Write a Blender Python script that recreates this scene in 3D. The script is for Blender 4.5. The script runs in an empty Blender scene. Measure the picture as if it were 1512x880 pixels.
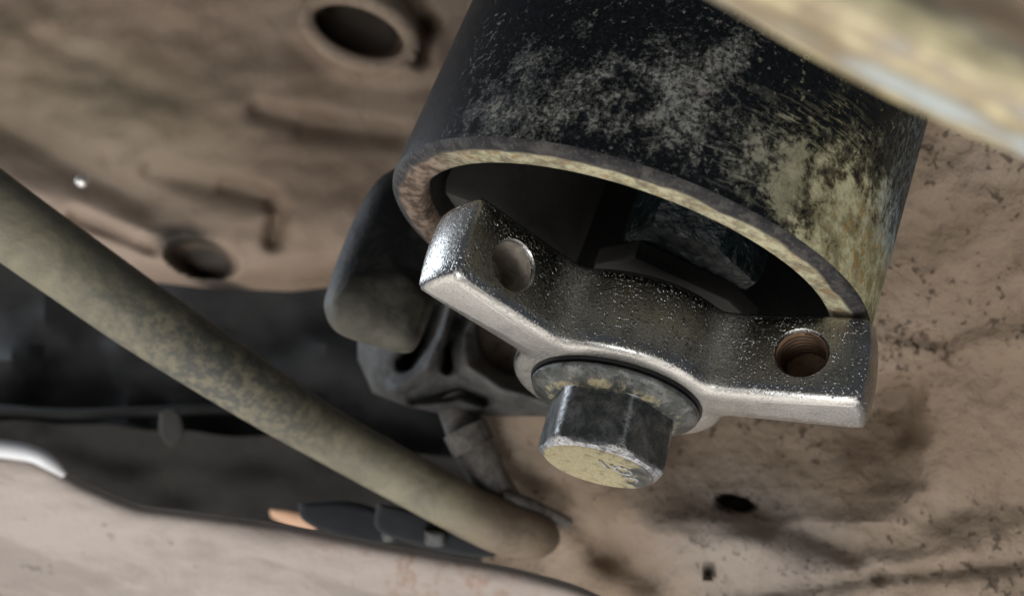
import bpy, bmesh, math, random
import numpy as np
from mathutils import Matrix, Vector, noise as mnoise

random.seed(4)
S = bpy.context.scene
COL = S.collection
R = math.radians
MM = 0.001

# ------------------------------------------------------------------ camera
# World: millimetres x 0.001, origin at the centre of the sleeve's open rim, Z along the sleeve.
F_PX, CX, CY = 1300.0, 756.0, 440.0            # the photograph is 1512 x 880
E = np.array([[0.93428836, 0.34081411, -0.10464707],
              [0.0, 0.29352515, 0.95595135],
              [0.35651826, -0.89313422, 0.27423713]])    # world axes seen in camera axes (x right, y down, z forward)
CAM = np.array([0.468, -155.530, -55.350])

cam_d = bpy.data.cameras.new('camera')
cam = bpy.data.objects.new('camera', cam_d)
COL.objects.link(cam)
right, up, back = E @ [1, 0, 0], E @ [0, -1, 0], E @ [0, 0, -1]
m = Matrix.Identity(4)
for i in range(3):
    m[i][0], m[i][1], m[i][2], m[i][3] = right[i], up[i], back[i], CAM[i] * MM
cam.matrix_world = m
cam_d.sensor_width = 36.0
cam_d.lens = 36.0 * F_PX / 1512.0
cam_d.clip_start = 0.004
cam_d.clip_end = 20.0
cam_d.dof.use_dof = True
cam_d.dof.focus_distance = 0.140
cam_d.dof.aperture_fstop = 20.0
S.camera = cam


def P(px, py, d):
    """point (mm, world) seen at photo pixel px, py at depth d mm"""
    c = np.array([(px - CX) / F_PX * d, (py - CY) / F_PX * d, d])
    return E.T.T @ c + CAM


# ------------------------------------------------------------------ light
w = bpy.data.worlds.new('World')
S.world = w
w.use_nodes = True
bg = w.node_tree.nodes['Background']
bg.inputs[0].default_value = (0.80, 0.88, 1.0, 1)
bg.inputs[1].default_value = 0.10
S.view_settings.view_transform = 'Standard'
S.view_settings.look = 'None'
S.view_settings.exposure = 0.35
S.view_settings.gamma = 1.0


def area(name, loc, target, sx, sy, radiance, col):
    d = bpy.data.lights.new(name, 'AREA')
    d.shape = 'RECTANGLE'
    d.size, d.size_y = sx, sy
    d.energy = radiance * math.pi * sx * sy
    d.color = col
    o = bpy.data.objects.new(name, d)
    COL.objects.link(o)
    o.location = loc
    o.rotation_euler = (Vector(target) - Vector(loc)).to_track_quat('-Z', 'Y').to_euler()
    return o


area('ground_bounce', (-0.05, -0.18, -0.40), (-0.05, -0.15, 0), 1.1, 1.1, 1.15, (1.0, 0.94, 0.87))  # unseen area light standing in for light bounced off the ground
area('chamfer_light', (0.0, -0.29, -0.37), (0, 0, -0.02), 0.15, 0.17, 10.0, (0.94, 0.97, 1.0))  # unseen light added to put highlights on the bar's chamfers
area('left_daylight', (-0.53, 0.31, 0.02), (0, 0, -0.01), 0.26, 0.28, 15.0, (0.82, 0.90, 1.0))  # unseen area light standing in for daylight entering from the left


# ------------------------------------------------------------------ materials
class NT:
    def __init__(s, name):
        s.m = bpy.data.materials.new(name)
        s.m.use_nodes = True
        s.t = s.m.node_tree
        s.b = s.t.nodes['Principled BSDF']
        tc = s.t.nodes.new('ShaderNodeTexCoord')
        s.co = s.math3('SCALE', tc.outputs['Object'], 1000.0)
        s.off = np.zeros(3)                            # set when the object's own origin is not the world's

    def new(s, kind, **kw):
        n = s.t.nodes.new(kind)
        for k, v in kw.items():
            setattr(n, k, v)
        return n

    def put(s, sock, v):
        if hasattr(v, 'is_output') or isinstance(v, bpy.types.NodeSocket):
            s.t.links.new(v, sock)
        elif isinstance(v, (tuple, list)) and len(v) == 3 and sock.type == 'RGBA':
            sock.default_value = (*v, 1)
        else:
            sock.default_value = v

    def math3(s, op, a, b):
        n = s.new('ShaderNodeVectorMath', operation=op)
        s.put(n.inputs[0], a)
        if op == 'SCALE':
            s.put(n.inputs['Scale'], b)
        else:
            s.put(n.inputs[1], b)
        return n.outputs[0]

    def mt(s, op, a, b=0.0, c=0.0, clamp=False):
        n = s.new('ShaderNodeMath', operation=op, use_clamp=clamp)
        s.put(n.inputs[0], a); s.put(n.inputs[1], b); s.put(n.inputs[2], c)
        return n.outputs[0]

    def xyz(s, v=None):
        n = s.new('ShaderNodeSeparateXYZ')
        s.put(n.inputs[0], v if v is not None else s.co)
        return n.outputs

    def mapped(s, scale=(1, 1, 1), rot=(0, 0, 0), loc=(0, 0, 0), v=None):
        n = s.new('ShaderNodeMapping')
        s.put(n.inputs[0], v if v is not None else s.co)
        n.inputs['Location'].default_value = loc
        n.inputs['Rotation'].default_value = rot
        n.inputs['Scale'].default_value = scale
        return n.outputs[0]

    def noise(s, scale, detail=5.0, rough=0.6, v=None, dist=0.0):
        n = s.new('ShaderNodeTexNoise')
        s.put(n.inputs['Vector'], v if v is not None else s.co)
        n.inputs['Scale'].default_value = scale
        n.inputs['Detail'].default_value = detail
        n.inputs['Roughness'].default_value = rough
        n.inputs['Distortion'].default_value = dist
        return n.outputs[0]

    def voro(s, scale, v=None, feature='F1'):
        n = s.new('ShaderNodeTexVoronoi', feature=feature)
        s.put(n.inputs['Vector'], v if v is not None else s.co)
        n.inputs['Scale'].default_value = scale
        return n.outputs[0]

    def step(s, v, lo, hi):
        n = s.new('ShaderNodeMapRange', interpolation_type='SMOOTHSTEP')
        s.put(n.inputs[0], v); s.put(n.inputs[1], lo); s.put(n.inputs[2], hi)
        n.inputs[3].default_value = 0.0; n.inputs[4].default_value = 1.0
        return n.outputs[0]

    def lin(s, v, lo, hi, a, b):
        n = s.new('ShaderNodeMapRange')
        s.put(n.inputs[0], v)
        for i, x in enumerate((lo, hi, a, b)):
            s.put(n.inputs[1 + i], x)
        return n.outputs[0]

    def mix(s, f, a, b):
        n = s.new('ShaderNodeMix', data_type='RGBA')
        s.put(n.inputs[0], f); s.put(n.inputs[6], a); s.put(n.inputs[7], b)
        return n.outputs[2]

    def ball(s, c, r, soft=0.6, warp=0.0, wscale=0.1, sc=(1, 1, 1)):
        """soft blob mask about the point c (mm, object space)"""
        v = s.math3('SUBTRACT', s.co, tuple(np.asarray(c, float) - s.off))
        v = s.math3('MULTIPLY', v, sc)
        n = s.new('ShaderNodeVectorMath', operation='LENGTH')
        s.put(n.inputs[0], v)
        d = n.outputs['Value']
        if warp:
            d = s.mt('ADD', d, s.mt('MULTIPLY', s.mt('SUBTRACT', s.noise(wscale, 4), 0.5), warp * 2))
        return s.step(d, r * (1 + soft), r * (1 - soft))

    def bump(s, h, dist, strength=1.0, normal=None):
        n = s.new('ShaderNodeBump')
        n.inputs['Strength'].default_value = strength
        n.inputs['Distance'].default_value = dist * MM
        s.put(n.inputs['Height'], h)
        if normal is not None:
            s.put(n.inputs['Normal'], normal)
        return n.outputs[0]

    def out(s, col=None, rough=None, metal=None, normal=None, spec=None):
        if col is not None: s.put(s.b.inputs['Base Color'], col)
        if rough is not None: s.put(s.b.inputs['Roughness'], rough)
        if metal is not None: s.put(s.b.inputs['Metallic'], metal)
        if normal is not None: s.put(s.b.inputs['Normal'], normal)
        if spec is not None: s.put(s.b.inputs['Specular IOR Level'], spec)
        return s.m


def plain(name, col, rough=0.6, metal=0.0, ns=0.3, var=0.35, bump=0.15):
    n = NT(name)
    a = n.noise(ns, 6, 0.65)
    b = n.noise(ns * 7, 4, 0.6)
    f = n.mt('ADD', n.mt('MULTIPLY', a, 0.7), n.mt('MULTIPLY', b, 0.3))
    lo = tuple(c * (1 - var) for c in col); hi = tuple(min(1, c * (1 + var)) for c in col)
    return n.out(n.mix(n.step(f, 0.3, 0.7), lo, hi), rough, metal, n.bump(f, bump))


def dusty(name, base, light, dark, pits=0.0, ns=0.04, rough=0.85, spec=0.25, bd=1.1, mot=0.75):
    n = NT(name)
    big = n.noise(ns, 5, 0.55, dist=0.6)
    mid = n.noise(ns * 5, 6, 0.65, dist=0.15)
    fine = n.noise(1.6, 4, 0.7)
    c = n.mix(n.step(big, 0.35, 0.68), base, light)
    c = n.mix(n.mt('MULTIPLY', n.step(mid, 0.52, 0.74), mot), c, dark)
    c = n.mix(n.mt('MULTIPLY', n.step(fine, 0.55, 0.75), 0.35), c, dark)
    h = n.mt('ADD', n.mt('MULTIPLY', mid, 1.0), n.mt('MULTIPLY', fine, 0.22))
    nor = n.bump(h, bd)
    if pits:
        pv = n.mt('ADD', n.mt('MULTIPLY', n.noise(0.30, 4, 0.6), .55), n.mt('MULTIPLY', n.noise(0.75, 3, 0.6), .45))
        pv = n.mt('ADD', pv, n.mt('MULTIPLY', n.mt('SUBTRACT', n.noise(0.03, 2, .5), .5), .28))
        pm = n.step(n.mt('ADD', pv, n.lin(n.xyz()[2], -40, 40, -.03, .015)), 0.58, 0.65)
        c = n.mix(n.mt('MULTIPLY', pm, pits), c, tuple(x * 0.3 for x in dark))
        nor = n.bump(n.mt('MULTIPLY', pm, -1.0), 0.7, 1.0, nor)
    return n, c, nor, rough, spec


def fin(t, mod=None):
    n, c, nor, rough, spec = t
    if mod: c = mod(n, c)
    return n.out(c, rough, 0.0, nor, spec)


# ------------------------------------------------------------------ mesh helpers
def empty(name, loc_mm=(0, 0, 0), rot=None, label=None, cat=None, kind=None):
    o = bpy.data.objects.new(name, None)
    COL.objects.link(o)
    o.empty_display_size = 0.01
    M = Matrix.Translation(Vector(loc_mm) * MM)
    if rot is not None:
        M = M @ rot.to_4x4()
    o.matrix_world = M
    tag(o, label, cat, kind)
    o['_m'] = [x for r in M for x in r]
    return o


def tag(o, label=None, cat=None, kind=None, group=None):
    if label: o['label'] = label
    if cat: o['category'] = cat
    if kind: o['kind'] = kind
    if group: o['group'] = group
    return o


def mesh(name, verts, faces, mat, parent=None, smooth=True, local=False, sharp=40, mats=None, midx=None):
    """verts in mm, in world space unless local=True (then in the parent's space)"""
    V = np.asarray(verts, float) * MM
    if parent is not None and not local:
        Mi = np.array(Matrix([list(parent['_m'][i * 4:i * 4 + 4]) for i in range(4)]).inverted())
        V = V @ Mi[:3, :3].T + Mi[:3, 3]
    me = bpy.data.meshes.new(name)
    me.from_pydata([tuple(v) for v in V], [], faces)
    bm = bmesh.new(); bm.from_mesh(me)
    bmesh.ops.recalc_face_normals(bm, faces=bm.faces)
    bm.to_mesh(me); bm.free()
    me.materials.append(mat)
    if mats:
        for x in mats: me.materials.append(x)
    if midx is not None:
        me.polygons.foreach_set('material_index', midx)
    if smooth:
        me.polygons.foreach_set('use_smooth', [True] * len(me.polygons))
        me.set_sharp_from_angle(angle=R(sharp))
    me.update()
    o = bpy.data.objects.new(name, me)
    COL.objects.link(o)
    if parent is not None: o.parent = parent
    return o


def grid_faces(nu, nv, off=0, wrap=False):
    f = []
    for i in range(nu - (0 if wrap else 1)):
        for j in range(nv - 1):
            a, b = i * nv + j, ((i + 1) % nu) * nv + j
            f.append((off + a, off + b, off + b + 1, off + a + 1))
    return f


def sheet(name, mat, fx, fdepth, nu=90, nv=70, thick=6.0, parent=None, u=(0, 1), v=(0, 1), **kw):
    """solid relief panel: front fx(u,v)->(px,py), fdepth(px,py)->mm; a real back face thick mm behind"""
    front, rear = [], []
    for i in range(nu):
        for j in range(nv):
            uu = u[0] + (u[1] - u[0]) * i / (nu - 1); vv = v[0] + (v[1] - v[0]) * j / (nv - 1)
            px, py = fx(uu, vv)
            d = fdepth(px, py)
            front.append(P(px, py, d)); rear.append(P(px, py, d + thick))
    n = nu * nv
    F = grid_faces(nu, nv) + [tuple(reversed(q)) for q in grid_faces(nu, nv, n)]
    for i in range(nu - 1):
        for j in (0, nv - 1):
            a, b = i * nv + j, (i + 1) * nv + j
            F.append((a, b, n + b, n + a))
    for j in range(nv - 1):
        for i in (0, nu - 1):
            a, b = i * nv + j, i * nv + j + 1
            F.append((a, b, n + b, n + a))
    return mesh(name, front + rear, F, mat, parent, **kw)


def lathe(name, prof, mat, parent, n=96, M=None, **kw):
    """prof: list of (r, z) mm, spun about the local z; M optional 4x4 (numpy) in parent's space"""
    V = []
    for i in range(n):
        a = 2 * math.pi * i / n
        for r, z in prof:
            V.append((r * math.cos(a), r * math.sin(a), z))
    V = np.array(V)
    if M is not None:
        V = V @ M[:3, :3].T + M[:3, 3]
    F = grid_faces(n, len(prof), wrap=True)
    return mesh(name, V, F, mat, parent, local=True, **kw)


def catmull(pts, n):
    pts = [np.asarray(p, float) for p in pts]
    q = [2 * pts[0] - pts[1]] + pts + [2 * pts[-1] - pts[-2]]
    out = []
    segs = len(pts) - 1
    for k in range(n):
        t = k / (n - 1) * segs
        i = min(int(t), segs - 1); t -= i
        a, b, c, d = q[i:i + 4]
        out.append(0.5 * (2 * b + (c - a) * t + (2 * a - 5 * b + 4 * c - d) * t * t + (3 * b - a - 3 * c + d) * t ** 3))
    return out


def tube(name, pts, rad, mat, parent=None, n=24, flat=1.0, steps=40, cap=True, upv=None, **kw):
    """swept tube through world points; rad a number or list per control point; flat squashes along the view"""
    C = catmull(pts, steps)
    rr = [float(x[0]) for x in catmull([(r,) for r in (rad if isinstance(rad, (list, tuple)) else [rad] * len(pts))], steps)]
    V = []
    look = E @ np.array([0, 0, 1.0]) if upv is None else np.asarray(upv, float)
    for k, c in enumerate(C):
        t = C[min(k + 1, steps - 1)] - C[max(k - 1, 0)]
        t /= np.linalg.norm(t)
        s = np.cross(t, look); s /= np.linalg.norm(s)
        u = np.cross(s, t)
        for i in range(n):
            a = 2 * math.pi * i / n
            V.append(c + rr[k] * (math.cos(a) * s + math.sin(a) * u * flat))
    F = grid_faces(steps, n)
    F += [(i * n + n - 1, (i + 1) * n + n - 1, (i + 1) * n, i * n) for i in range(steps - 1)]
    if cap:
        F += [tuple(range(n)), tuple(range((steps - 1) * n, steps * n))]
    return mesh(name, V, F, mat, parent, **kw)


def slab(name, outline, depth, thick, mat, parent=None, round_=2.0, tilt=(0, 0), **kw):
    """thick plate: outline in photo pixels at depth (mm, may tilt per 100 px), rounded edges"""
    pts = catmull([np.array(p, float) for p in outline] + [np.array(outline[0], float)], 8 * len(outline) + 1)[:-1]
    n = len(pts)
    c = sum(pts) / n
    def ring(inset, dz):
        o = []
        for p in pts:
            v = p - c; L = np.linalg.norm(v)
            q = c + v * max(0.1, (L - inset * F_PX / depth) / L)
            d = depth + (q[0] - c[0]) / 100 * tilt[0] + (q[1] - c[1]) / 100 * tilt[1] + dz
            o.append(P(q[0], q[1], d))
        return o
    V, levels = [], []
    k = 5
    for i in range(k + 1):
        a = math.pi / 2 * i / k
        levels.append((round_ * (1 - math.sin(a)), round_ * (1 - math.cos(a))))
    levels += [(round_ * (1 - math.cos(math.pi / 2 * i / k)), thick - round_ + round_ * math.sin(math.pi / 2 * i / k)) for i in range(k + 1)]
    for l in levels: V += ring(*l)
    F = []
    for r in range(len(levels) - 1):
        for i in range(n):
            j = (i + 1) % n
            F.append((r * n + i, r * n + j, (r + 1) * n + j, (r + 1) * n + i))
    ci = len(V); V.append(sum(np.array(x) for x in V[:n]) / n)
    cj = len(V); V.append(sum(np.array(x) for x in V[(len(levels) - 1) * n:len(levels) * n]) / n)
    for i in range(n):
        j = (i + 1) % n
        F.append((ci, j, i)); F.append((cj, (len(levels) - 1) * n + i, (len(levels) - 1) * n + j))
    return mesh(name, V, F, mat, parent, **kw)


def g(px, py, cx, cy, sx, sy, rot=0.0):
    c, s = math.cos(R(rot)), math.sin(R(rot))
    x, y = px - cx, py - cy
    a, b = c * x + s * y, -s * x + c * y
    return math.exp(-(a / sx) ** 2 - (b / sy) ** 2)


def seg(px, py, a, b, wd):
    """soft ridge profile along a segment"""
    ax_, ay = a; bx, by = b
    dx, dy = bx - ax_, by - ay
    t = max(0, min(1, ((px - ax_) * dx + (py - ay) * dy) / (dx * dx + dy * dy)))
    d = math.hypot(px - ax_ - t * dx, py - ay - t * dy)
    return math.exp(-(d / wd) ** 2)


def sstep(a, b, x):
    t = max(0, min(1, (x - a) / (b - a)))
    return t * t * (3 - 2 * t)


def nz(x, y, z=0):
    return mnoise.noise(Vector((x, y, z)))


def interp(tab, x):
    xs, ys = zip(*tab)
    return float(np.interp(x, xs, ys))


# =================================================================== UNDERBODY (backdrop)
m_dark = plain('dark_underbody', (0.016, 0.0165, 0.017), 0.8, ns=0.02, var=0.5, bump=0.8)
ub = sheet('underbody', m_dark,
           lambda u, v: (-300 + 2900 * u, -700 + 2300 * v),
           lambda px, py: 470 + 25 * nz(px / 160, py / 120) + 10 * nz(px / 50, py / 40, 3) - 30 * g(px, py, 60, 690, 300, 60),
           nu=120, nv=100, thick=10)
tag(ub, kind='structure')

# =================================================================== RIGHT DUSTY CASTING
def panel_depth(px, py):
    d = 232 - 0.050 * (px - 1000) + 0.030 * (py - 440)
    d += 7 * nz(px / 240, py / 200, 7) + 2.0 * nz(px / 70, py / 60, 1) + .5 * nz(px / 22, py / 20, 5)
    # hollow under the bar, shaped to darken like its cast shadow
    mk = sstep(930, 1010, px) * (1 - sstep(1315, 1375, px + .1 * (py - 680) + 30 * nz(px / 90, py / 60, 12)))
    d += 24 * mk * sstep(540, 605, py) * (1 - max(0, min(1, (py - 605) / 165)))
    # rib at right middle
    d -= 2 * seg(px, py, (1420, 512), (1560, 500), 24)
    d += 3 * g(px, py, 1372, 500, 40, 14, 10)
    # lower shelf that steps towards the camera
    e = py - interp([(640, 640), (800, 650), (960, 716), (1060, 742), (1130, 760), (1250, 800), (1330, 790), (1450, 740), (1700, 690)], px)
    d -= 7 * sstep(-10, 75, e)
    d += 16 * g(px, py, 730, 780, 110, 110)
    d += 6 * seg(px, py, (825, 735), (960, 850), 26)      # crease
    d += 7 * g(px, py, 893, 822, 30, 22, 30)              # notch
    d += 16 * sstep(0.25, 0.5, g(px, py, 1086, 743, 27, 11, 12))   # slot
    d += 6 * sstep(0.2, 0.8, g(px, py, 1047, 841, 9, 14, 10))      # small hole
    d += 3 * seg(px, py, (1190, 785), (1260, 815), 16)
    d -= 6 * g(px, py, 1110, 800, 60, 30, 10)
    d += 2.5 * seg(px, py, (1100, 880), (1300, 850), 12) + 2.5 * seg(px, py, (1300, 850), (1512, 830), 12)
    return d

def panel_mod(n, c):
    slot = n.ball(P(1086, 743, 228), 4.3, 0.2, 0.8, 0.4, (1, 0.3, 1.9))
    hole = n.ball(P(1047, 841, 222), 1.2, 0.3, 0.5, 0.5, (1.3, 0.3, 0.8))
    rust = n.ball(P(1365, 500, 214), 9.0, 0.8, 5.0, 0.35, (0.9, 0.3, 2.0))
    grey = n.ball(P(1130, 815, 222), 26.0, 0.6, 12.0, 0.1, (1, 0.3, 1.4))
    c = n.mix(n.mt('MULTIPLY', grey, 0.55), c, (0.30, 0.27, 0.25))
    c = n.mix(n.mt('MULTIPLY', rust, n.step(n.noise(0.5, 5), 0.5, 0.62)), c, (0.055, 0.032, 0.02))
    c = n.mix(slot, c, (0.012, 0.010, 0.009))
    return n.mix(hole, c, (0.015, 0.012, 0.01))

m_panel = fin(dusty('dusty_brown_casting', (0.245, 0.183, 0.131), (0.320, 0.253, 0.192), (0.150, 0.105, 0.073), pits=0.6, ns=0.03, bd=2.2, mot=.55), panel_mod)
rp = sheet('subframe_casting', m_panel,
           lambda u, v: (690 + 1350 * u + (1 - u) * 60 * max(0, v - .37), -100 + 1300 * v),
           panel_depth, nu=250, nv=240, thick=8)
tag(rp, 'large brown dusty metal casting with pits, filling the right side behind the black sleeve', 'metal casting')

# =================================================================== UPPER LEFT HOUSING
HB = [(-200, 300), (0, 335), (120, 385), (200, 414), (300, 425), (430, 431), (490, 424), (560, 400), (640, 372), (780, 330)]
def house_xy(u, v):
    px = -160 + 930 * u
    yb = interp(HB, px)
    return px, -420 + (yb + 420) * v

def house_depth(px, py):
    yb = interp(HB, px)
    e = yb - py
    d = 330 - 0.03 * (px - 300) + 0.02 * e + 55 * math.exp(-max(e, 0) / 14.0)
    d += 6 * nz(px / 220, py / 120, 2) + 1.2 * nz(px / 45, py / 30, 4)
    d += 6 * max(seg(px, py, (385, 163), (450, 180), 17), 1.2 * seg(px, py, (450, 182), (590, 200), 20))
    d += 7.5 * max(.7 * seg(px, py, (225, 255), (330, 275), 20), seg(px, py, (330, 275), (395, 292), 17), 1.15 * seg(px, py, (395, 292), (412, 312), 14), 1.15 * seg(px, py, (412, 312), (404, 355), 14))
    d += 6 * seg(px, py, (20, 195), (215, 300), 24)
    d -= 6 * seg(px, py, (-60, 235), (200, 345), 34)
    d += 7 * seg(px, py, (110, 320), (225, 366), 12)
    d += 26 * sstep(0.3, 0.65, g(px, py, 298, 383, 56, 30, 14))
    d += 3 * seg(px, py, (60, 60), (170, 100), 20) + 3 * seg(px, py, (60, 100), (260, 140), 26)
    d -= 8 * sstep(0.2, 0.7, g(px, py, 545, 52, 110, 68, 20))
    d += 24 * sstep(0.3, 0.6, g(px, py, 527, 43, 82, 42, 22))
    d += 14 * seg(px, py, (590, -20), (632, 40), 16) + 12 * seg(px, py, (632, 40), (622, 85), 12)
    return d

def house_mod(n, c):
    n.off = P(300, 200, 330)
    port = n.ball(P(528, 44, 348), 17.5, 0.12, 1.0, 0.2, (1, .5, 1.9))  # port and hole: the shade inside is painted as dark colour
    hole = n.ball(P(298, 384, 350), 13.0, 0.35, 1.5, 0.2, (1, .25, 1.7))
    olive = n.ball(P(130, 160, 330), 45, 0.8, 20, 0.05, (1, .4, 1.6))
    pink = n.ball(P(110, 300, 330), 40, 0.7, 10, 0.05, (.8, .4, 1.8))
    c = n.mix(n.mt('MULTIPLY', olive, .45), c, (0.25, 0.21, 0.135))
    c = n.mix(n.mt('MULTIPLY', pink, .5), c, (0.36, 0.28, 0.23))
    c = n.mix(n.mt('MULTIPLY', port, .85), c, (0.03, 0.024, 0.02))
    return n.mix(n.mt('MULTIPLY', hole, .9), c, (0.02, 0.018, 0.016))

m_house = fin(dusty('dusty_housing', (0.210, 0.152, 0.110), (0.272, 0.210, 0.158), (0.130, 0.090, 0.064), ns=0.016, mot=.5, rough=.6, spec=.35), house_mod)
hs = empty('gearbox_housing', P(300, 200, 330), None, 'brown dust coated cast housing with round port and shallow ribs, upper left', 'housing')
sheet('casting', m_house, house_xy, house_depth, nu=180, nv=200, thick=6, parent=hs)
m_shiny = plain('glint_metal', (0.75, 0.72, 0.70), 0.42, 1.0, var=0.1, bump=0.05)
def ringpts(cx, cy, rx, ry, rot, d0, n=25):
    o = []
    for i in range(n):
        a = 2 * math.pi * i / (n - 1)
        x, y = rx * math.cos(a), ry * math.sin(a)
        c, s = math.cos(R(rot)), math.sin(R(rot))
        px, py = cx + c * x - s * y, cy + s * x + c * y
        o.append(P(px, py, d0))
    return o
m_house2 = fin(dusty('dusty_port_rim', (0.270, 0.205, 0.155), (0.31, 0.25, 0.19), (0.15, 0.105, 0.075), ns=0.05))
tube('port_rim', ringpts(530, 47, 82, 45, 22, 324), 3.2, m_house2, hs, n=14, steps=90, cap=False)
V = []
bmx = bmesh.new(); bmesh.ops.create_uvsphere(bmx, u_segments=16, v_segments=10, radius=2.4)
sp = np.array([v.co[:] for v in bmx.verts]); sf = [tuple(v.index for v in f.verts) for f in bmx.faces]; bmx.free()
mesh('glint_bead', sp + P(122, 268, 322), sf, m_shiny, hs)  # small bright bead added to stand for a glint on the housing

# =================================================================== DARK PIPEWORK LEFT OF THE SLEEVE
m_hose = plain('black_hose_rubber', (0.004, 0.004, 0.004), 0.8, ns=0.1)
h1 = tube('brake_hose', [P(-60, 600, 430), P(80, 611, 430), P(200, 608, 432), P(330, 604, 436), P(470, 612, 440)], 2.6, m_hose)
tag(h1, 'thin black hose running level across the dark gap at left', 'hose')
m_clip = plain('dusty_clip', (0.022, 0.020, 0.018), 0.8, ns=0.1)
c1 = slab('hose_clip', [(236, 608), (262, 606), (272, 640), (254, 660), (236, 640)], 388, 6, m_clip, round_=2)
tag(c1, 'small pale dusty clip on the thin black hose at left', 'clip')
m_liner = plain('dark_brown_liner', (0.011, 0.0102, 0.009), 0.9, ns=0.03, var=0.5, bump=0.6)
ln = sheet('splash_liner', m_liner, lambda u, v: (-120 + 900 * u, 622 + 10 * nz(u * 9, 3) + 70 * u * u + 160 * v),
           lambda px, py: 425 + 10 * nz(px / 90, py / 50, 3) + 0.1 * (py - 620), nu=50, nv=24, thick=5)
tag(ln, 'dark brown dusty liner strip below the thin black hose, bottom left', 'liner')

# mount ear behind the bar
def ear_mod():
    n = NT('dusty_black_rubber')
    a = n.noise(0.12, 6, 0.65, dist=0.5)
    pale = n.ball(P(545, 490, 202), 11, 0.55, 5, 0.15, (1, .4, 1.5))
    pale2 = n.ball(P(590, 462, 202), 6, 0.6, 4, 0.2, (1, .4, 1.2))
    f = n.mt('MAXIMUM', pale, pale2)
    c = n.mix(n.step(a, 0.45, 0.7), (0.008, 0.0085, 0.009), (0.026, 0.025, 0.022))
    c = n.mix(n.mt('MULTIPLY', f, n.lin(a, 0.3, 0.6, 0.4, 1)), c, (0.115, 0.11, 0.09))
    return n.out(c, 0.62, 0.0, n.bump(a, 0.6), 0.15)
m_ear = ear_mod()
er = slab('rubber_mount', [(600, 240), (556, 268), (520, 330), (484, 425), (480, 462), (500, 492), (556, 512), (606, 520), (630, 480), (650, 420), (680, 360), (690, 280), (650, 240)],
          196, 26, m_ear, round_=10, tilt=(3, -3))
tag(er, 'blurred black rubber mount with pale dusty lower end, left of the open sleeve', 'rubber mount')

# grey arm below the mount
m_arm = plain('grey_arm_paint', (0.052, 0.051, 0.049), 0.75, ns=0.11, var=0.7, bump=0.9)
m_arm2 = plain('dark_arm_gap', (0.035, 0.034, 0.033), 0.6, ns=0.08)
arm = empty('control_arm', P(660, 550, 235), None, 'blurred grey curved arm with ribs behind the left half of the bar', 'suspension arm')
def arm_xy(u, v):
    px = 528 + 310 * u
    y0 = interp([(528, 470), (620, 430), (700, 440), (840, 470)], px)
    y1 = interp([(528, 530), (550, 580), (600, 600), (660, 612), (840, 617)], px)
    return px, y0 + (y1 - y0) * v
def curve(px, py, pts, wd):
    return max(seg(px, py, pts[k], pts[k + 1], wd) for k in range(len(pts) - 1))
def arm_depth(px, py):
    y1 = interp([(528, 530), (550, 580), (600, 600), (660, 612), (840, 617)], px)
    d = 240 + 10 * math.exp(-(y1 - py) / 10) + 32 * math.exp(-(px - 528) / 24)
    d -= 9 * curve(px, py, [(668, 440), (652, 500), (628, 545), (585, 572)], 11)
    d -= 10 * curve(px, py, [(712, 440), (684, 490), (690, 540), (738, 575), (830, 600)], 17)
    d += 20 * curve(px, py, [(640, 450), (622, 505), (600, 535)], 10)
    d += 18 * curve(px, py, [(678, 470), (662, 515), (662, 540)], 8)
    d += 30 * sstep(.3, .6, g(px, py, 752, 500, 46, 55, -30))
    d += 9 * curve(px, py, [(610, 590), (680, 575), (715, 590)], 9) + 2.5 * nz(px / 70, py / 50, 4)
    return d + 1.5 * nz(px / 40, py / 40, 9)
sheet('arm_plate', m_arm, arm_xy, arm_depth, nu=110, nv=70, thick=6, parent=arm)
tube('bolt_stud', [P(560, 668, 250), P(566, 660, 244)], 3.5, m_arm, arm, n=14)

# link right of the rod
m_link = plain('dusty_link_metal', (0.085, 0.075, 0.066), 0.75, ns=0.16, var=0.75, bump=0.9)
lk = empty('drop_link', P(730, 690, 232), None, 'short dusty grey link leaning behind the lower end of the olive rod', 'link')
tube('link_rod', [P(668, 590, 252), P(697, 655, 246), P(732, 722, 244), P(785, 790, 252)], [5.2, 5.8, 5.0, 5.0], m_link, lk, n=20)
tube('link_collar', [P(686, 632, 242), P(700, 662, 241)], [6.4, 6.2], m_link, lk, n=20, steps=10)
tube('link_end', [P(742, 736, 240), P(780, 746, 240), P(840, 772, 246)], [2.6, 2.2, 1.6], m_link, lk, n=14)

# dark bracket under the rod
m_blue = plain('blue_black_paint', (0.0045, 0.006, 0.0085), 0.9, ns=0.15, var=0.35, bump=0.2)
dk = empty('lower_bracket', P(640, 780, 250), None, 'blue black metal bracket below the lower end of the olive rod', 'bracket')
slab('bracket_arm', [(556, 742), (620, 756), (700, 790), (732, 806), (724, 822), (660, 816), (600, 800), (556, 780)], 236, 9, m_blue, dk, round_=3)
slab('bracket_foot', [(440, 742), (520, 740), (580, 765), (590, 800), (520, 800), (450, 770)], 262, 9, m_blue, dk, round_=3)
m_bright_tab = plain('grey_tab', (0.035, 0.035, 0.035), 0.5, ns=0.2)
slab('tab', [(562, 772), (580, 768), (584, 795), (566, 800)], 240, 5, m_bright_tab, dk, round_=1.5)
slab('tab', [(626, 782), (655, 786), (655, 806), (628, 804)], 232, 5, m_bright_tab, dk, round_=1.5)

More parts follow.
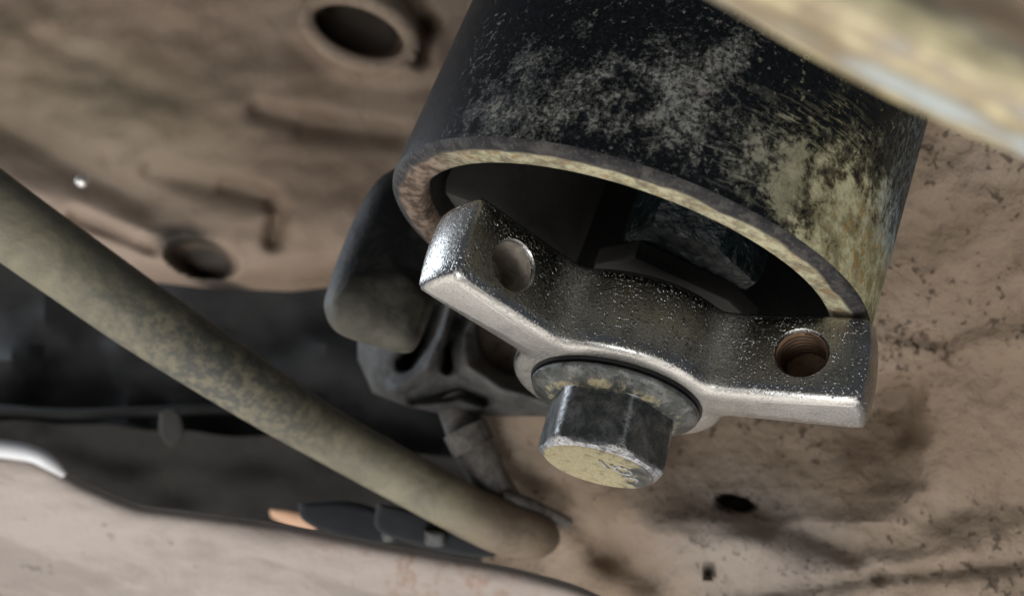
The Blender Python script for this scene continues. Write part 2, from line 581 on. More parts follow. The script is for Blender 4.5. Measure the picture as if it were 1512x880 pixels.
# small orange spot in the gap, given a faint glow
n = NT('orange_glow')
n.b.inputs['Emission Color'].default_value = (1.0, 0.55, 0.32, 1)
n.b.inputs['Emission Strength'].default_value = 0.18
m_or = n.out((0.42, 0.27, 0.18), 0.6)
ol = slab('orange_spot', [(398, 752), (426, 755), (458, 764), (470, 775), (460, 784), (426, 776), (402, 764)], 400, 10, m_or, round_=3)
tag(ol, 'small glowing orange spot in the gap above the pale beam', 'lamp')  # orange spot with faint emission, not surely a lamp

# =================================================================== OLIVE ROD
def rod_mat():
    n = NT('olive_dust_on_rod')
    n.off = P(380, 570, 210)
    a = n.noise(0.09, 6, 0.65, dist=0.6)
    b = n.noise(0.4, 7, 0.72, dist=0.1)
    f = n.noise(2.5, 3, 0.6)
    c = n.mix(n.step(a, 0.35, 0.65), (0.130, 0.120, 0.082), (0.200, 0.180, 0.122))
    bare = n.ball(P(330, 560, 203), 21, 0.9, 12, 0.15, (.8, .5, 1.2))
    c = n.mix(n.mt('MULTIPLY', n.mt('MULTIPLY', bare, n.step(b, 0.43, 0.56)), 0.8), c, (0.050, 0.056, 0.054))
    c = n.mix(n.mt('MULTIPLY', n.step(b, 0.60, 0.68), 0.55), c, (0.090, 0.085, 0.065))
    c = n.mix(n.mt('MULTIPLY', n.step(f, 0.6, 0.72), 0.4), c, (0.10, 0.09, 0.06))
    brown = n.ball(P(775, 790, 240), 17, .7, 3, .2, (1, .5, 1))
    c = n.mix(brown, c, n.mix(n.step(a, .4, .6), (0.105, 0.075, 0.05), (0.15, 0.112, 0.075)))
    return n.out(c, 0.58, 0.0, n.bump(n.mt('ADD', a, n.mt('MULTIPLY', b, 0.7)), 0.45), 0.45)
m_rod = rod_mat()
m_bush = fin(dusty('dusty_brown_bush', (0.150, 0.110, 0.075), (0.2, 0.15, 0.1), (0.07, 0.05, 0.035), ns=0.05))
rod = empty('stabiliser_bar', P(380, 570, 210), None, 'olive dusty round bar sloping from left edge down to the lower centre', 'bar')
RODP = [(-150, 205, 190), (0, 318, 196), (115, 400, 200), (229, 480, 204), (382, 580, 214), (491, 646, 228), (600, 706, 233), (700, 760, 237)]
tube('shaft', [P(*p) for p in RODP], [8.3, 8.2, 8.1, 7.9, 7.3, 6.9, 6.9, 7.0], m_rod, rod, n=48, steps=110)
tube('end_bush', [P(696, 758, 237), P(740, 777, 238), P(778, 788, 240), P(800, 792, 244), P(812, 794, 248)], [7.0, 7.2, 6.8, 5.4, 3.0], m_rod, rod, n=40)

# =================================================================== PALE BEAM, BOTTOM LEFT
BT = [(-300, 640), (0, 664), (60, 672), (100, 700), (200, 745), (260, 752), (400, 770), (600, 808), (760, 838), (850, 862), (930, 900), (1050, 960)]
def beam_xy(u, v):
    px = -250 + 1250 * u
    yt = sum(interp(BT, px + k * 12) for k in (-2, -1, 0, 1, 2)) / 5
    return px, yt + (1300 + .02 * (px) - yt) * v ** 1.8
def beam_depth(px, py):
    yt = sum(interp(BT, px + k * 12) for k in (-2, -1, 0, 1, 2)) / 5
    e = max(py - yt, 0)
    return 92 + 2.0 * math.exp(-e / 9) + 0.012 * e + 0.008 * px + 0.35 * nz(px / 220, py / 90) + 0.08 * nz(px / 60, py / 16, 3)
def beam_mod(n, c):
    st = n.noise(.10, 6, .65, v=n.mapped((.35, 1, 2.2), (0, R(12), 0)))
    c = n.mix(n.mt('MULTIPLY', n.step(st, .52, .64), .55), c, (0.20, 0.165, 0.14))
    fl = n.noise(.45, 4, .6, v=n.mapped((.5, 1, 1.4)))
    c = n.mix(n.mt('MULTIPLY', n.step(fl, .66, .72), .6), c, (0.09, 0.075, 0.065))
    rust = n.ball(P(640, 850, 92), 9, 0.8, 8, 0.2, (.8, .4, 2))
    return n.mix(n.mt('MULTIPLY', rust, n.step(n.noise(0.35, 6, .7), .5, .66)), c, (0.25, 0.15, 0.10))
m_beam = fin(dusty('pale_beam_dust', (0.305, 0.250, 0.215), (0.375, 0.318, 0.278), (0.20, 0.155, 0.125), ns=0.02, rough=0.6, spec=0.4, bd=.3, mot=.5), beam_mod)
bm_ = sheet('frame_beam', m_beam, beam_xy, beam_depth, nu=150, nv=80, thick=10)
tag(bm_, 'pale dusty beam crossing the bottom left corner, nearest the lower edge', 'beam')
m_white = plain('white_highlight', (0.58, 0.58, 0.59), 0.35, var=0.05, bump=0.03)
wp = tube('edge_highlight', [P(-60, 655, 90), P(20, 665, 90), P(52, 672, 90), P(74, 684, 90.5), P(94, 700, 92)], [.95, .9, .8, .7, .35], m_white, n=16)  # white strip modelled in place of the highlight on the beam's edge
tag(wp, 'short white highlight strip along the left end of the pale beam', 'highlight strip')

# =================================================================== NEAR BEAM, TOP RIGHT
def near_prof(t):
    """relief across the beam (px outwards from its lower edge) -> mm towards the camera"""
    return interp([(0, -14), (4, -8), (10, -5), (22, -3), (34, -3), (44, -2.5), (60, 1.5), (78, 3.5), (95, 3.6), (130, 2.4), (210, -1), (500, -6)], t)
NA, NB = np.array([985., -28.]), np.array([1640., 300.])
ND = (NB - NA) / np.linalg.norm(NB - NA); NN = np.array([ND[1], -ND[0]])
def near_xy(u, v):
    p = NA + (NB - NA) * (u * 1.5 - .3) + NN * (v ** 1.4 * 480)
    p = p + NN * 8 * math.sin(u * 9) * (1 - v)
    return p[0], p[1]
def near_depth(px, py):
    t = float(np.dot(np.array([px, py]) - NA, NN))
    s = float(np.dot(np.array([px, py]) - NA, ND))
    return 50 - near_prof(max(t, 0)) * .45 + 0.5 * nz(px / 80, py / 60, 8)
def near_mat():
    n = NT('stained_near_beam')
    a = n.noise(0.14, 5, 0.6, dist=0.8)
    b = n.noise(0.9, 4, 0.6)
    c = n.mix(n.step(a, 0.4, 0.62), (0.225, 0.200, 0.145), (0.32, 0.285, 0.215))
    # distance across the beam from its lower edge, and along it (mm)
    o = P(NA[0], NA[1], 50); ac = P(NA[0] + NN[0] * 100, NA[1] + NN[1] * 100, 50) - o; ac /= np.linalg.norm(ac)
    al_ = P(NA[0] + ND[0] * 100, NA[1] + ND[1] * 100, 50) - o; al_ /= np.linalg.norm(al_)
    rel = n.math3('SUBTRACT', n.co, tuple(o))
    def dot(v):
        q = n.new('ShaderNodeVectorMath', operation='DOT_PRODUCT')
        n.put(q.inputs[0], rel); n.put(q.inputs[1], tuple(v)); return q.outputs['Value']
    t, sl_ = dot(ac), dot(al_)
    warp = n.mt('MULTIPLY', n.mt('SUBTRACT', n.noise(.16, 5, .6), .5), 3.2)
    tw = n.mt('ADD', n.mt('SUBTRACT', t, .4), warp)
    def bandm(lo, hi, soft):
        return n.mt('MULTIPLY', n.step(tw, lo - soft, lo + soft), n.step(tw, hi + soft, hi - soft))
    yl = n.mt('MULTIPLY', bandm(1.9, 3.9, .6), n.lin(n.noise(.2, 3), .35, .6, .65, 1))
    c = n.mix(n.mt('MULTIPLY', bandm(1.0, 1.9, .5), .6), c, (0.23, 0.165, 0.105))
    c = n.mix(n.mt('MULTIPLY', yl, .8), c, (0.70, 0.61, 0.37))
    c = n.mix(n.mt('MULTIPLY', n.step(tw, 4.2, 5.6), n.lin(a, .35, .6, .4, .9)), c, (0.29, 0.205, 0.14))
    bl = n.mt('MULTIPLY', n.mt('MULTIPLY', n.step(tw, 1.8, .9), n.mt('MULTIPLY', n.step(sl_, 10.5, 13.5), n.lin(n.noise(.2, 3), .35, .6, .45, 1))), .85)
    c = n.mix(bl, c, (0.42, 0.48, 0.49))
    return n.out(c, 0.95, 0.0, n.bump(n.mt('ADD', a, n.mt('MULTIPLY', b, .3)), 0.4), 0.05)
nb = sheet('crossmember', near_mat(), near_xy, near_depth, nu=110, nv=70, thick=6)
tag(nb, 'out of focus cream and yellow stained beam across the top right corner', 'beam')

# =================================================================== SLEEVE
RO = 45.0
def sleeve_mat():
    n = NT('chipped_black_paint')
    x, y, z = n.xyz()
    big = n.noise(0.07, 4, 0.55, dist=0.4)
    mid = n.noise(0.30, 9, 0.74, dist=0.12)
    fine = n.noise(1.5, 5, 0.75)
    cyl = n.new('ShaderNodeCombineXYZ')                # unrolled: millimetres round the sleeve, height
    n.put(cyl.inputs[0], n.mt('MULTIPLY', n.mt('ARCTAN2', x, n.mt('MULTIPLY', y, -1.0)), 45.0)); n.put(cyl.inputs[2], z)
    streak = n.noise(0.55, 6, 0.72, v=n.mapped((0.30, 1, 2.2), (0, R(-6), 0), v=cyl.outputs[0]))
    grit = n.noise(1.2, 5, .75, v=n.mapped((1.0, 1, 0.45), v=cyl.outputs[0]))
    # dust cover: more towards the right and in patches near the rim
    rightw = n.step(n.mt('ADD', x, n.mt('MULTIPLY', mid, 14)), 18.0, 38.0)
    lowz = n.step(z, 38.0, 2.0)
    cover = n.mt('MULTIPLY', rightw, lowz)
    pa = n.ball((-15, -42, 10), 13, .9, 13, .11, (1, .6, 1.2))
    pb = n.ball((1, -44, 15), 10, .9, 13, .12, (1, .6, 1))
    pc = n.ball((15, -41, 10), 9, .8, 7, .2, (1, .6, 1.3))
    pd = n.ball((-24, -37, 6), 8, .7, 4, .2, (1, .6, 1.2))
    ps = n.mt('MAXIMUM', n.mt('MAXIMUM', n.ball((13, -42, 7), 6, .8, 4, .25, (.8, .6, 1.6)), n.ball((19, -40, 16), 6, .8, 4, .25, (.9, .6, 1.5))), n.ball((25, -37, 22), 4, .8, 4, .25, (1, .6, 1.5)))
    pat = n.mt('MAXIMUM', n.mt('MAXIMUM', pa, pb), n.mt('MAXIMUM', pc, pd))
    bias = n.mt('ADD', n.mt('MULTIPLY', cover, 0.36), n.mt('MULTIPLY', pat, 0.17))
    v = n.mt('ADD', n.mt('ADD', n.mt('MULTIPLY', mid, 0.62), n.mt('MULTIPLY', fine, 0.30)), bias)
    v = n.mt('ADD', v, n.mt('MULTIPLY', n.mt('SUBTRACT', big, 0.5), 0.25))
    f = n.step(v, 0.555, 0.685)
    # bright streaky scrapes
    sc = n.mt('MULTIPLY', n.step(streak, 0.50, 0.585), n.mt('MAXIMUM', ps, n.mt('MULTIPLY', cover, .3)))
    paint = n.mix(n.step(fine, 0.4, 0.7), (0.004, 0.005, 0.006), (0.011, 0.013, 0.015))
    warm = n.mix(n.step(mid, .4, .65), (0.20, 0.175, 0.095), (0.50, 0.47, 0.29))
    warm = n.mix(n.mt('MULTIPLY', n.step(fine, .50, .68), .55), warm, (0.085, 0.075, 0.05))
    cool = n.mix(n.step(fine, .38, .62), (0.045, 0.052, 0.055), (0.27, 0.27, 0.235))
    cool = n.mix(n.mt('MULTIPLY', n.step(n.noise(.22, 5, .6), .52, .66), .6), cool, (0.25, 0.225, 0.20))
    cold = n.mix(n.step(grit, .4, .62), (0.10, 0.115, 0.115), (0.34, 0.39, 0.38))
    isr = n.step(x, 4.0, 26.0)
    dust = n.mix(isr, cool, warm)
    edge = n.mt('MULTIPLY', n.step(n.mt('ADD', x, n.mt('MULTIPLY', mid, 8)), 34.0, 44.0), n.step(n.mt('ADD', z, n.mt('MULTIPLY', mid, 20)), 17.0, 28.0))
    dust = n.mix(edge, dust, cold)
    rustm = n.mt('MULTIPLY', n.ball((34, -30, 7), 8, .8, 4, .3), n.step(n.noise(.7, 4), .52, .62))
    dust = n.mix(n.mt('MULTIPLY', rustm, .8), dust, (0.30, 0.17, 0.045))
    f = n.mt('MAXIMUM', f, n.mt('MULTIPLY', edge, n.step(grit, .42, .58)))
    f = n.mt('MULTIPLY', f, n.lin(pat, 0, 1, .5, .78))
    f = n.mt('MAXIMUM', f, n.mt('MULTIPLY', n.step(cover, .1, .6), n.step(v, .58, .72)))
    f = n.mt('MAXIMUM', f, sc)
    fleck = n.noise(.9, 6, .7, v=n.mapped((1, 1, 1), (0, 0, 0), (31, 7, 3)))
    f = n.mt('MAXIMUM', f, n.mt('MULTIPLY', n.step(n.mt('ADD', fleck, n.mt('MULTIPLY', big, .25)), .70, .76), .7))
    c = n.mix(f, paint, dust)
    h = n.mt('ADD', n.mt('MULTIPLY', f, 1.0), n.mt('MULTIPLY', fine, 0.35))
    return n.out(c, n.lin(f, 0, 1, 0.36, 0.9), 0.0, n.bump(h, 0.3), n.lin(f, 0, 1, .08, .10))
m_sleeve = sleeve_mat()

def rim_mat(name, a, b, d, left=False):
    n = NT(name)
    m1 = n.noise(0.3, 7, 0.7, dist=.4); f1 = n.noise(1.4, 5, .7)
    x, y, z = n.xyz()
    c = n.mix(n.step(m1, .4, .62), a, b)
    c = n.mix(n.mt('MULTIPLY', n.step(f1, .52, .68), .8), c, d)
    if left:                                          # pinkish brown mud dried on the left of the rim
        c = n.mix(n.step(x, -26.0, -36.0), c, n.mix(n.step(m1, .42, .6), (0.10, 0.068, 0.05), (0.27, 0.20, 0.155)))
    return n.out(c, .75, 0.0, n.bump(n.mt('ADD', m1, n.mt('MULTIPLY', f1, .5)), .35), .25)
def rim():
    n = NT('rim_oxide_and_dust')
    m1 = n.noise(0.35, 7, 0.7, dist=.15); f1 = n.noise(1.6, 5, .72); b1 = n.noise(.12, 3, .5)
    x, y, z = n.xyz()
    rad = n.mt('SQRT', n.mt('ADD', n.mt('MULTIPLY', x, x), n.mt('MULTIPLY', y, y)))
    e = n.mt('ADD', rad, n.mt('MULTIPLY', n.mt('SUBTRACT', m1, .5), 1.5))
    e = n.mt('ADD', e, n.mt('MULTIPLY', n.mt('SUBTRACT', b1, .5), 2.4))
    ox = n.mix(n.step(m1, .4, .65), (0.020, 0.019, 0.021), (0.070, 0.065, 0.060))
    ox = n.mix(n.mt('MULTIPLY', n.step(f1, .56, .70), .7), ox, (0.14, 0.13, 0.105))
    du = n.mix(n.step(m1, .38, .60), (0.20, 0.17, 0.11), (0.44, 0.41, 0.27))
    du = n.mix(n.mt('MULTIPLY', n.step(n.noise(.5, 5, .6), .54, .66), .7), du, (0.27, 0.155, 0.06))
    du = n.mix(n.mt('MULTIPLY', n.step(f1, .54, .68), .7), du, (0.09, 0.08, 0.06))
    mud = n.mix(n.step(m1, .42, .6), (0.08, 0.055, 0.042), (0.26, 0.195, 0.15))
    du = n.mix(n.step(x, -26.0, -36.0), du, mud)
    f = n.step(e, 43.3, 42.5)
    c = n.mix(f, ox, du)
    return n.out(c, .75, 0.0, n.bump(n.mt('ADD', n.mt('ADD', m1, n.mt('MULTIPLY', f1, .6)), n.mt('MULTIPLY', f, .5)), .45), .25)
m_face = m_cham = rim()
m_inner = plain('sleeve_inside', (0.010, 0.0095, 0.009), 0.6, ns=.2, bump=.2)

sl = empty('bushing_sleeve', (0, 0, 0), None, 'large black steel sleeve with chipped dusty paint, open rim facing down', 'sleeve')
def wob(prof, n=160, seed=1):
    return prof
lathe('outer_wall', [(44.97, 0.70), (45.0, 1.2)] + [(45.0, z) for z in (8, 20, 40, 60, 80, 100, 120)], m_sleeve, sl, n=160)
lathe('rim_bevel', [(44.97, 0.70), (44.85, 0.35), (44.5, -0.02), (43.9, -0.32), (43.2, -0.5)], m_face, sl, n=160)
lathe('rim_face', [(43.2, -0.5), (42.2, -0.55), (40.2, -0.52), (39.4, -0.38), (38.9, 0.0), (38.6, 0.7), (38.55, 3.0)], m_cham, sl, n=160)
lathe('inner_wall', [(38.55, 3.0)] + [(38.5, z) for z in (6, 20, 60, 120)], m_inner, sl, n=120)

# rubber and core inside the sleeve: they are bonded to it
m_rub = plain('grey_black_rubber', (0.0055, 0.0048, 0.004), 0.7, ns=.08, var=.4, bump=.3)
n = NT('wet_black_core')
a = n.noise(.35, 6, .6, dist=1.0)
m_core = n.out(n.mix(n.step(a, .45, .7), (0.005, 0.009, 0.0105), (0.012, 0.020, 0.0225)), 0.26, 0.0, n.bump(a, 1.0))
def prism(name, outline, z0, z1, mat, parent, bev=1.0, **kw):
    """vertical block in sleeve space with a bevelled lower edge"""
    o = [np.array(p, float) for p in outline]; c = sum(o) / len(o); k = len(o)
    V = []
    for ins, z in ((bev, z0), (bev * .3, z0 + bev * .3), (0, z0 + bev), (0, z1)):
        for p in o:
            v = p - c; L = np.linalg.norm(v); q = c + v * (L - ins) / L
            V.append((q[0], q[1], z))
    F = [tuple(range(k)), tuple(range(3 * k, 4 * k))]
    for r in range(3):
        for i in range(k):
            j = (i + 1) % k
            F.append((r * k + i, r * k + j, (r + 1) * k + j, (r + 1) * k + i))
    return mesh(name, V, F, mat, parent, local=True, sharp=35, **kw)
# left lobe of rubber
lob = []
for i in range(13):
    a = R(150 + 62 * i / 12)
    lob.append((37.9 * math.cos(a), 37.9 * math.sin(a)))
def pz(px, py, z):
    """world point on the height z (mm) along the ray of a photo pixel: used to place the core blocks"""
    a = P(px, py, 100.0); d = a - CAM
    return CAM + d * (z - CAM[2]) / d[2]
m_flap = plain('grey_rubber_flap', (0.026, 0.025, 0.022), 0.65, ns=.1, var=.3, bump=.2)
cl = [pz(812, 330, 6)[:2], pz(800, 300, 10)[:2]]
prism('rubber_lobe', [(-37.5, 3), (-33, 18), (-20, 32), (-11, 35.5), (-9.5, 33), (-11.0, 20), (-16, 10), (-26, 3)], 5.0, 60, m_flap, sl, bev=3.0)
prism('core_block', [(-1.5, 3), (3, -6), (16, -6), (26, 4), (24, 20), (8, 24), (-1, 16)], 9.0, 70, m_core, sl, bev=2.5)
prism('core_flange', [(-5, 12), (2, 1), (22, 6), (29, 14), (27, 27), (8, 33), (-5, 26)], 5.0, 8.8, m_rub, sl, bev=1.2)
lathe('rubber_back', [(0.0, 40.0), (15, 40.0), (38.3, 36.0), (38.3, 39), (0, 43)], m_inner, sl, n=48)

# =================================================================== PULLER BAR
p1 = np.array([0.99232267, 0.0972859, 0.07636209]); p2 = np.array([-0.08345442, 0.98240161, -0.16710008]); pb_ = np.cross(p1, p2)
BROT = Matrix([[p1[i], p2[i], pb_[i]] for i in range(3)])
BORG = (6.92257219, -4.50904903, -22.14426043)
AL, BW, BL, BH, BR, FR = 0.56516418, 10.81635574, 39.95, 14.893, 18.617, 14.663

def bar_sdf(x, y):
    def box(x, y, ang):
        dx, dy = math.cos(ang), math.sin(ang)
        u, v = x * dx + y * dy, -x * dy + y * dx
        bow = 0.7 * (1 - (v / (BW / 2)) ** 2) if abs(v) < BW / 2 else 0.0
        qx, qy = abs(u - BL / 2) - BL / 2 - bow * (u > 0), abs(v) - BW / 2
        r = 0.25
        qx += r; qy += r
        return math.hypot(max(qx, 0), max(qy, 0)) + min(max(qx, qy), 0) - r
    d1, d2 = box(x, y, -AL), box(x, y, math.pi + AL)
    d3 = math.hypot(x, y) - BR
    def smin(a, b, k):
        h = max(k - abs(a - b), 0) / k
        return min(a, b) - h * h * h * k / 6
    return smin(smin(d1, d2, 4.0), d3, 3.2)

def loop_at(level, angs):
    o = []
    for a in angs:
        c, s = math.cos(a), math.sin(a)
        # march inwards from outside for the outermost crossing
        lo, hi = 0.0, 50.0
        r = 50.0
        for _ in range(200):
            d = bar_sdf(r * c, r * s) - level
            if d < 1e-3: break
            r -= max(d * 0.5, 5e-4)
        o.append((r * c, r * s))
    return o
# angles spread evenly along the outline
dense = [2 * math.pi * i / 2400 for i in range(2400)]
dl = np.array(loop_at(0.0, dense))
seglen = np.r_[0, np.cumsum(np.linalg.norm(np.roll(dl, -1, 0) - dl, axis=1))]
NB_ = 420
angs = [float(np.interp(seglen[-1] * i / NB_, seglen[:-1], dense)) for i in range(NB_)]
CH = 1.2
L0, L1, L2 = loop_at(0.0, angs), loop_at(-CH * .35, angs), loop_at(-CH, angs)
def circ(r): return [(r * math.cos(a), r * math.sin(a)) for a in angs]
stack = [(circ(6.5), 0.0), (circ(FR - 1.0), 0.0), (circ(FR + .6), 0.0),
         (L2, 0.0), (L1, CH * .35), (L0, CH)]
for k in range(1, 10):
    stack.append((L0, CH + (BH - 2 * CH) * k / 10))
stack += [(L0, BH - CH), (L1, BH - CH * .35), (L2, BH), (circ(6.5), BH)]
V, F = [], []
for lp, z in stack:
    for x, y in lp:
        # ends are barrel shaped: they pull in slightly towards the top and bottom
        rr = math.hypot(x, y)
        k = max(0.0, (rr - 33.0) / 7.0) ** 2
        q = 1 + min(k, 1.2) * 0.020 * (1 - ((z / BH - 0.55) / 0.55) ** 2)
        V.append((x * q, y * q, z))
ns_ = len(stack)
for r in range(ns_):
    r2 = (r + 1) % ns_
    for i in range(NB_):
        j = (i + 1) % NB_
        F.append((r * NB_ + i, r * NB_ + j, r2 * NB_ + j, r2 * NB_ + i))

def chrome():
    n = NT('cast_zinc_plate')
    x, y, z = n.xyz()
    geo = n.new('ShaderNodeTexCoord')
    nx, ny, nzz = n.xyz(geo.outputs['Normal'])
    under = n.step(nzz, -0.5, -0.85)              # underside mask: smoother bump, paler colour
    grain = n.noise(4.5, 3, 0.6)
    pimp = n.noise(2.2, 2, 0.5)
    lump = n.noise(0.16, 2, 0.5)
    h = n.mt('ADD', n.mt('ADD', n.mt('MULTIPLY', grain, 0.14), n.mt('MULTIPLY', n.step(pimp, .55, .72), n.lin(n.noise(.28, 3), .38, .62, .12, .48))), n.mt('MULTIPLY', lump, 0.3))
    amp = n.lin(under, 0, 1, 1.0, 0.5)
    nor = n.bump(n.mt('MULTIPLY', h, amp), 0.27)
    dirt = n.noise(0.22, 6, .65)
    speck = n.noise(2.6, 3, .7)
    c = n.mix(n.step(dirt, .45, .7), (0.40, 0.40, 0.39), (0.27, 0.265, 0.24))
    c = n.mix(n.mt('MULTIPLY', n.step(speck, .52, .66), .55), c, (0.10, 0.10, 0.10))
    dust = n.mt('MAXIMUM', n.ball((-12.8, -14, 7), 2.6, .9, 1.2, .4, (1, .5, .2)), n.ball((12.8, -14, 7), 2.6, .9, 1.2, .4, (1, .5, .2)))  # pale bands painted for the fillet reflections, joined with real dust below
    dust = n.mt('MAXIMUM', dust, n.ball((-37, -28, 10), 5, .8, 3, .3, (1, 1, .6)))
    dust = n.mt('MULTIPLY', dust, n.mt('SUBTRACT', 1.0, under))
    dust = n.mt('MULTIPLY', dust, n.lin(speck, .35, .6, .75, .2))
    c = n.mix(dust, c, (0.30, 0.29, 0.235))  # real dust together with the painted fillet reflections
    c = n.mix(under, c, n.mix(n.step(speck, .4, .62), (0.60, 0.585, 0.555), (0.47, 0.455, 0.43)))  # paler underside: its reflection of the ground put into the colour
    rgh = n.lin(dirt, .3, .7, 0.17, 0.28)
    rgh = n.mt('ADD', rgh, n.mt('MULTIPLY', under, 0.14))
    rgh = n.mt('ADD', rgh, n.mt('MULTIPLY', dust, 0.4))
    return n.out(c, rgh, n.lin(dust, 0, 1, 1.0, .35), nor)
m_chrome = chrome()

bar = empty('puller_bar', BORG, BROT, 'silver cast two arm puller bar with a hole in each arm, across the open sleeve', 'puller bar')
bo = mesh('bar_body', V, F, m_chrome, bar, local=True, sharp=50)
# drilled holes
HR = 3.95
dRv = np.array([math.cos(AL), -math.sin(AL), 0]); nRv = np.array([math.sin(AL), math.cos(AL), 0])
dLv, nLv = dRv * [-1, 1, 1], nRv * [-1, 1, 1]
HOLES = [(dLv * 31.2 + np.array([0, 0, 7.25]), nLv), (dRv * 31.0 + np.array([0, 0, 7.75]), nRv)]
def hole_M(c, nvec, off):
    zax = nvec / np.linalg.norm(nvec); xax = np.array([0, 0, 1.0]); yax = np.cross(zax, xax)
    M = np.eye(4); M[:3, 0], M[:3, 1], M[:3, 2], M[:3, 3] = xax, yax, zax, c + nvec * off
    return M
cutters = []
for c, nv_ in HOLES:
    M = hole_M(c, nv_, -BW / 2)
    prof = [(0.0, -3.0), (HR + .42, -3.0), (HR + .42, -0.1), (HR, 0.45), (HR, 9.2), (0.0, 10.4)]
    n_ = 48; VV = []; FF = []
    ring = [p for p in prof[1:-1]]
    for i in range(n_):
        a = 2 * math.pi * i / n_
        for r, z in ring: VV.append((r * math.cos(a), r * math.sin(a), z))
    FF = grid_faces(n_, len(ring), wrap=True)
    b0 = len(VV); VV += [(0, 0, -3.0), (0, 0, 10.4)]
    for i in range(n_):
        j = (i + 1) % n_
        FF.append((i * len(ring), j * len(ring), b0)); FF.append((i * len(ring) + len(ring) - 1, j * len(ring) + len(ring) - 1, b0 + 1))
    VV = np.array(VV) @ M[:3, :3].T + M[:3, 3]
    co = mesh('hole_cutter', VV, FF, m_chrome, bar, local=True)
    cutters.append(co)
for co in cutters:
    md = bo.modifiers.new('hole', 'BOOLEAN'); md.operation = 'DIFFERENCE'; md.object = co; md.solver = 'EXACT'
bpy.context.view_layer.update()
dg = bpy.context.evaluated_depsgraph_get()
nm = bpy.data.meshes.new_from_object(bo.evaluated_get(dg), depsgraph=dg)
bo.modifiers.clear()
old = bo.data; bo.data = nm; nm.name = 'bar_body'
bpy.data.meshes.remove(old)
for co in cutters:
    d_ = co.data; bpy.data.objects.remove(co); bpy.data.meshes.remove(d_)
nm.polygons.foreach_set('use_smooth', [True] * len(nm.polygons)); nm.set_sharp_from_angle(angle=R(50))
# bore linings and the helical thread in each hole
m_rust = plain('rusty_bore', (0.27, 0.17, 0.10), 0.6, 0.2, ns=.5, var=.4, bump=.1)
m_bore = plain('dusty_bore', (0.34, 0.30, 0.25), 0.5, 0.3, ns=.5, var=.35, bump=.1)
m_thr = plain('grimy_thread', (0.07, 0.042, 0.026), 0.5, 0.3, ns=.6, var=.4, bump=.1)
for k, (c, nv_) in enumerate(HOLES):
    M = hole_M(c, nv_, -BW / 2)
    lathe('bore', [(HR - .03, .6), (HR - .05, 8.4), (HR - .6, 9.0), (0.0, 9.9)], m_rust if k else m_bore, bar, n=48, M=M, sharp=25)
    if k:
        hel = [(np.array([(HR - .12) * math.cos(a), (HR - .12) * math.sin(a), 1.0 + 1.05 * a / (2 * math.pi)])) for a in np.linspace(0, 2 * math.pi * 6.8, 170)]
        hel = np.array(hel) @ M[:3, :3].T + M[:3, 3]
        hel = hel @ np.array(BROT).T + np.array(BORG)
        axw = np.array(BROT) @ M[:3, 2]
        tube('thread', list(hel), .24, m_thr, bar, n=6, steps=340, upv=axw)

# =================================================================== BOLT
bolt = empty('flange_bolt', BORG, BROT, 'dark hex flange bolt with yellow dust on its head, hanging from the bar', 'bolt')
def bolt_mat(name, yellow, wear=False):
    n = NT(name)
    x, y, z = n.xyz()
    m1 = n.noise(.30, 7, .7, dist=.1); f1 = n.noise(1.6, 6, .75)
    scr = n.noise(.9, 5, .7, v=n.mapped((1, 1, .25)))
    c = n.mix(n.step(m1, .4, .65), (0.095, 0.107, 0.104), (0.26, 0.265, 0.26))
    dk = n.step(f1, .52, .66)
    c = n.mix(n.mt('MULTIPLY', dk, .7), c, (0.035, 0.036, 0.038))
    yl = n.mt('MULTIPLY', n.step(n.mt('ADD', m1, yellow(n, x, y, z)), .62, .78), .9)
    c = n.mix(yl, c, n.mix(n.step(f1, .4, .6), (0.50, 0.43, 0.24), (0.62, 0.57, 0.37)))
    rad = n.mt('SQRT', n.mt('ADD', n.mt('MULTIPLY', x, x), n.mt('MULTIPLY', y, y)))
    if wear:                                           # corners and end chamfer rubbed bright by the socket
        wr = n.mt('MAXIMUM', n.step(n.mt('ADD', rad, n.mt('MULTIPLY', m1, .5)), 11.10, 11.28),
                  n.step(n.mt('ADD', z, n.mt('MULTIPLY', m1, -1.6)), -12.6, -13.4))
        wr = n.mt('MULTIPLY', wr, n.step(f1, .66, .45))
        c = n.mix(wr, c, (0.62, 0.63, 0.66))
        yl = n.mt('MULTIPLY', yl, n.mt('SUBTRACT', 1.0, wr))
    gr = n.mt('MULTIPLY', n.step(n.noise(.55, 6, .72), .52, .66), .6)
    c = n.mix(gr, c, (0.12, 0.105, 0.07))              # grime over dust and steel alike
    metal = n.mt('MULTIPLY', n.mt('SUBTRACT', 1.0, n.mt('MAXIMUM', yl, gr)), .85)
    rg = n.lin(n.mt('ADD', yl, n.mt('MULTIPLY', f1, .3)), 0, 1.1, .22, .8)
    h = n.mt('ADD', n.mt('MULTIPLY', m1, .8), n.mt('MULTIPLY', f1, .5))
    return n.out(c, rg, metal, n.bump(h, .3))
m_flange = bolt_mat('flange_dusty_steel', lambda n, x, y, z: n.mt('SUBTRACT', n.mt('MULTIPLY', n.step(z, -2.1, -3.0), .20), .04))
m_hex = bolt_mat('hex_worn_steel', lambda n, x, y, z: n.mt('SUBTRACT', n.mt('MULTIPLY', n.step(z, -4.2, -3.0), .10), .06), True)
m_tip = bolt_mat('head_end_dust', lambda n, x, y, z: n.lin(n.mt('ADD', n.mt('MULTIPLY', x, -1.0), n.mt('MULTIPLY', y, .2)), -7.5, -3, 0.05, .42))
m_gap = plain('black_gap_ring', (0.008, 0.008, 0.009), 0.35, ns=.5, bump=.1)
lathe('gap_ring', [(6.0, -0.02), (FR + .30, -0.02), (FR + .42, -0.15), (FR + .30, -0.50), (6.0, -0.50)], m_gap, bolt, n=120)  # black ring added for the dark gap between flange and bar
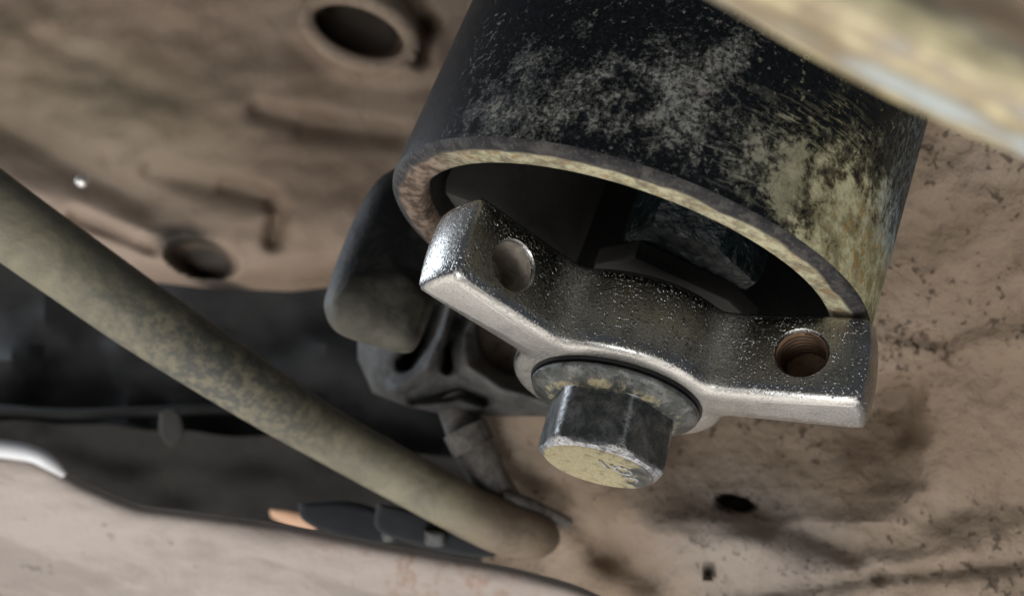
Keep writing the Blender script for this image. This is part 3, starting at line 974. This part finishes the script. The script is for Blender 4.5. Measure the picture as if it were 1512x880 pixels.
lathe('flange', [(6.0, -0.52), (13.9, -0.52), (14.4, -0.6), (14.66, -0.95), (14.62, -1.35), (14.3, -1.75), (13.6, -2.05), (12.4, -2.6), (11.2, -3.3), (8.0, -3.4)], m_flange, bolt, n=120)
HX, TH0, ZT, ZB = 11.35, -2.52, -2.9, -13.2
V, F = [], []
nper = 12
zs = []
for i in range(22):
    f_ = i / 21
    zs.append(ZT + (ZB - ZT) * f_)
CHR = 9.35
na = 6 * nper
for zi, z in enumerate(zs):
    for i in range(na):
        a = TH0 + 2 * math.pi * i / na
        loc = ((a - TH0) % (math.pi / 3)) - math.pi / 6
        ap = HX * math.cos(math.pi / 6)
        r = ap / math.cos(loc)
        r = min(r, HX - .35)                                   # rounded corners
        # 30 degree cone chamfer at the free end, a small fillet at the flange
        cone = CHR + (z - ZB) * 1.35
        r = min(r, cone)
        if z > ZT - .9: r += (z - (ZT - .9)) ** 2 * .6
        V.append((r * math.cos(a), r * math.sin(a), z))
F = grid_faces(len(zs), na)
F += [(r * na + na - 1, (r + 1) * na + na - 1, (r + 1) * na, r * na) for r in range(len(zs) - 1)]
mesh('hex_head', V, F, m_hex, bolt, local=True, sharp=24)
lathe('head_end', [(9.36, -13.2), (9.0, -13.42), (8.6, -13.5), (8.2, -13.38), (5, -13.3), (0.0, -13.28)], m_tip, bolt, n=72)
# raised head mark
def mark(pts, r=.28):
    W_ = np.array(BROT) @ np.array([[p[0], p[1], -13.32] for p in pts]).T
    W_ = W_.T + np.array(BORG)
    return tube('head_mark', list(W_), r, m_hex, bolt, n=8, steps=30, upv=np.array(BROT) @ np.array([0, 0, 1.0]))
mark([(1.2, -4.4), (2.4, -2.6), (4.0, -1.6), (5.2, -2.6), (4.4, -4.2), (2.8, -4.6), (2.2, -3.2)])
mark([(-0.8, -4.8), (0.4, -3.0), (1.4, -1.8)])
mark([(4.6, 0.2), (5.8, -0.8), (6.8, -.4), (7.0, 1.2)])
lathe('shank', [(0.0, 16.0), (5.8, 16.0), (5.8, -0.3), (0.0, -0.3)], m_hex, bolt, n=40)

for o in S.objects:
    if '_m' in o: del o['_m']
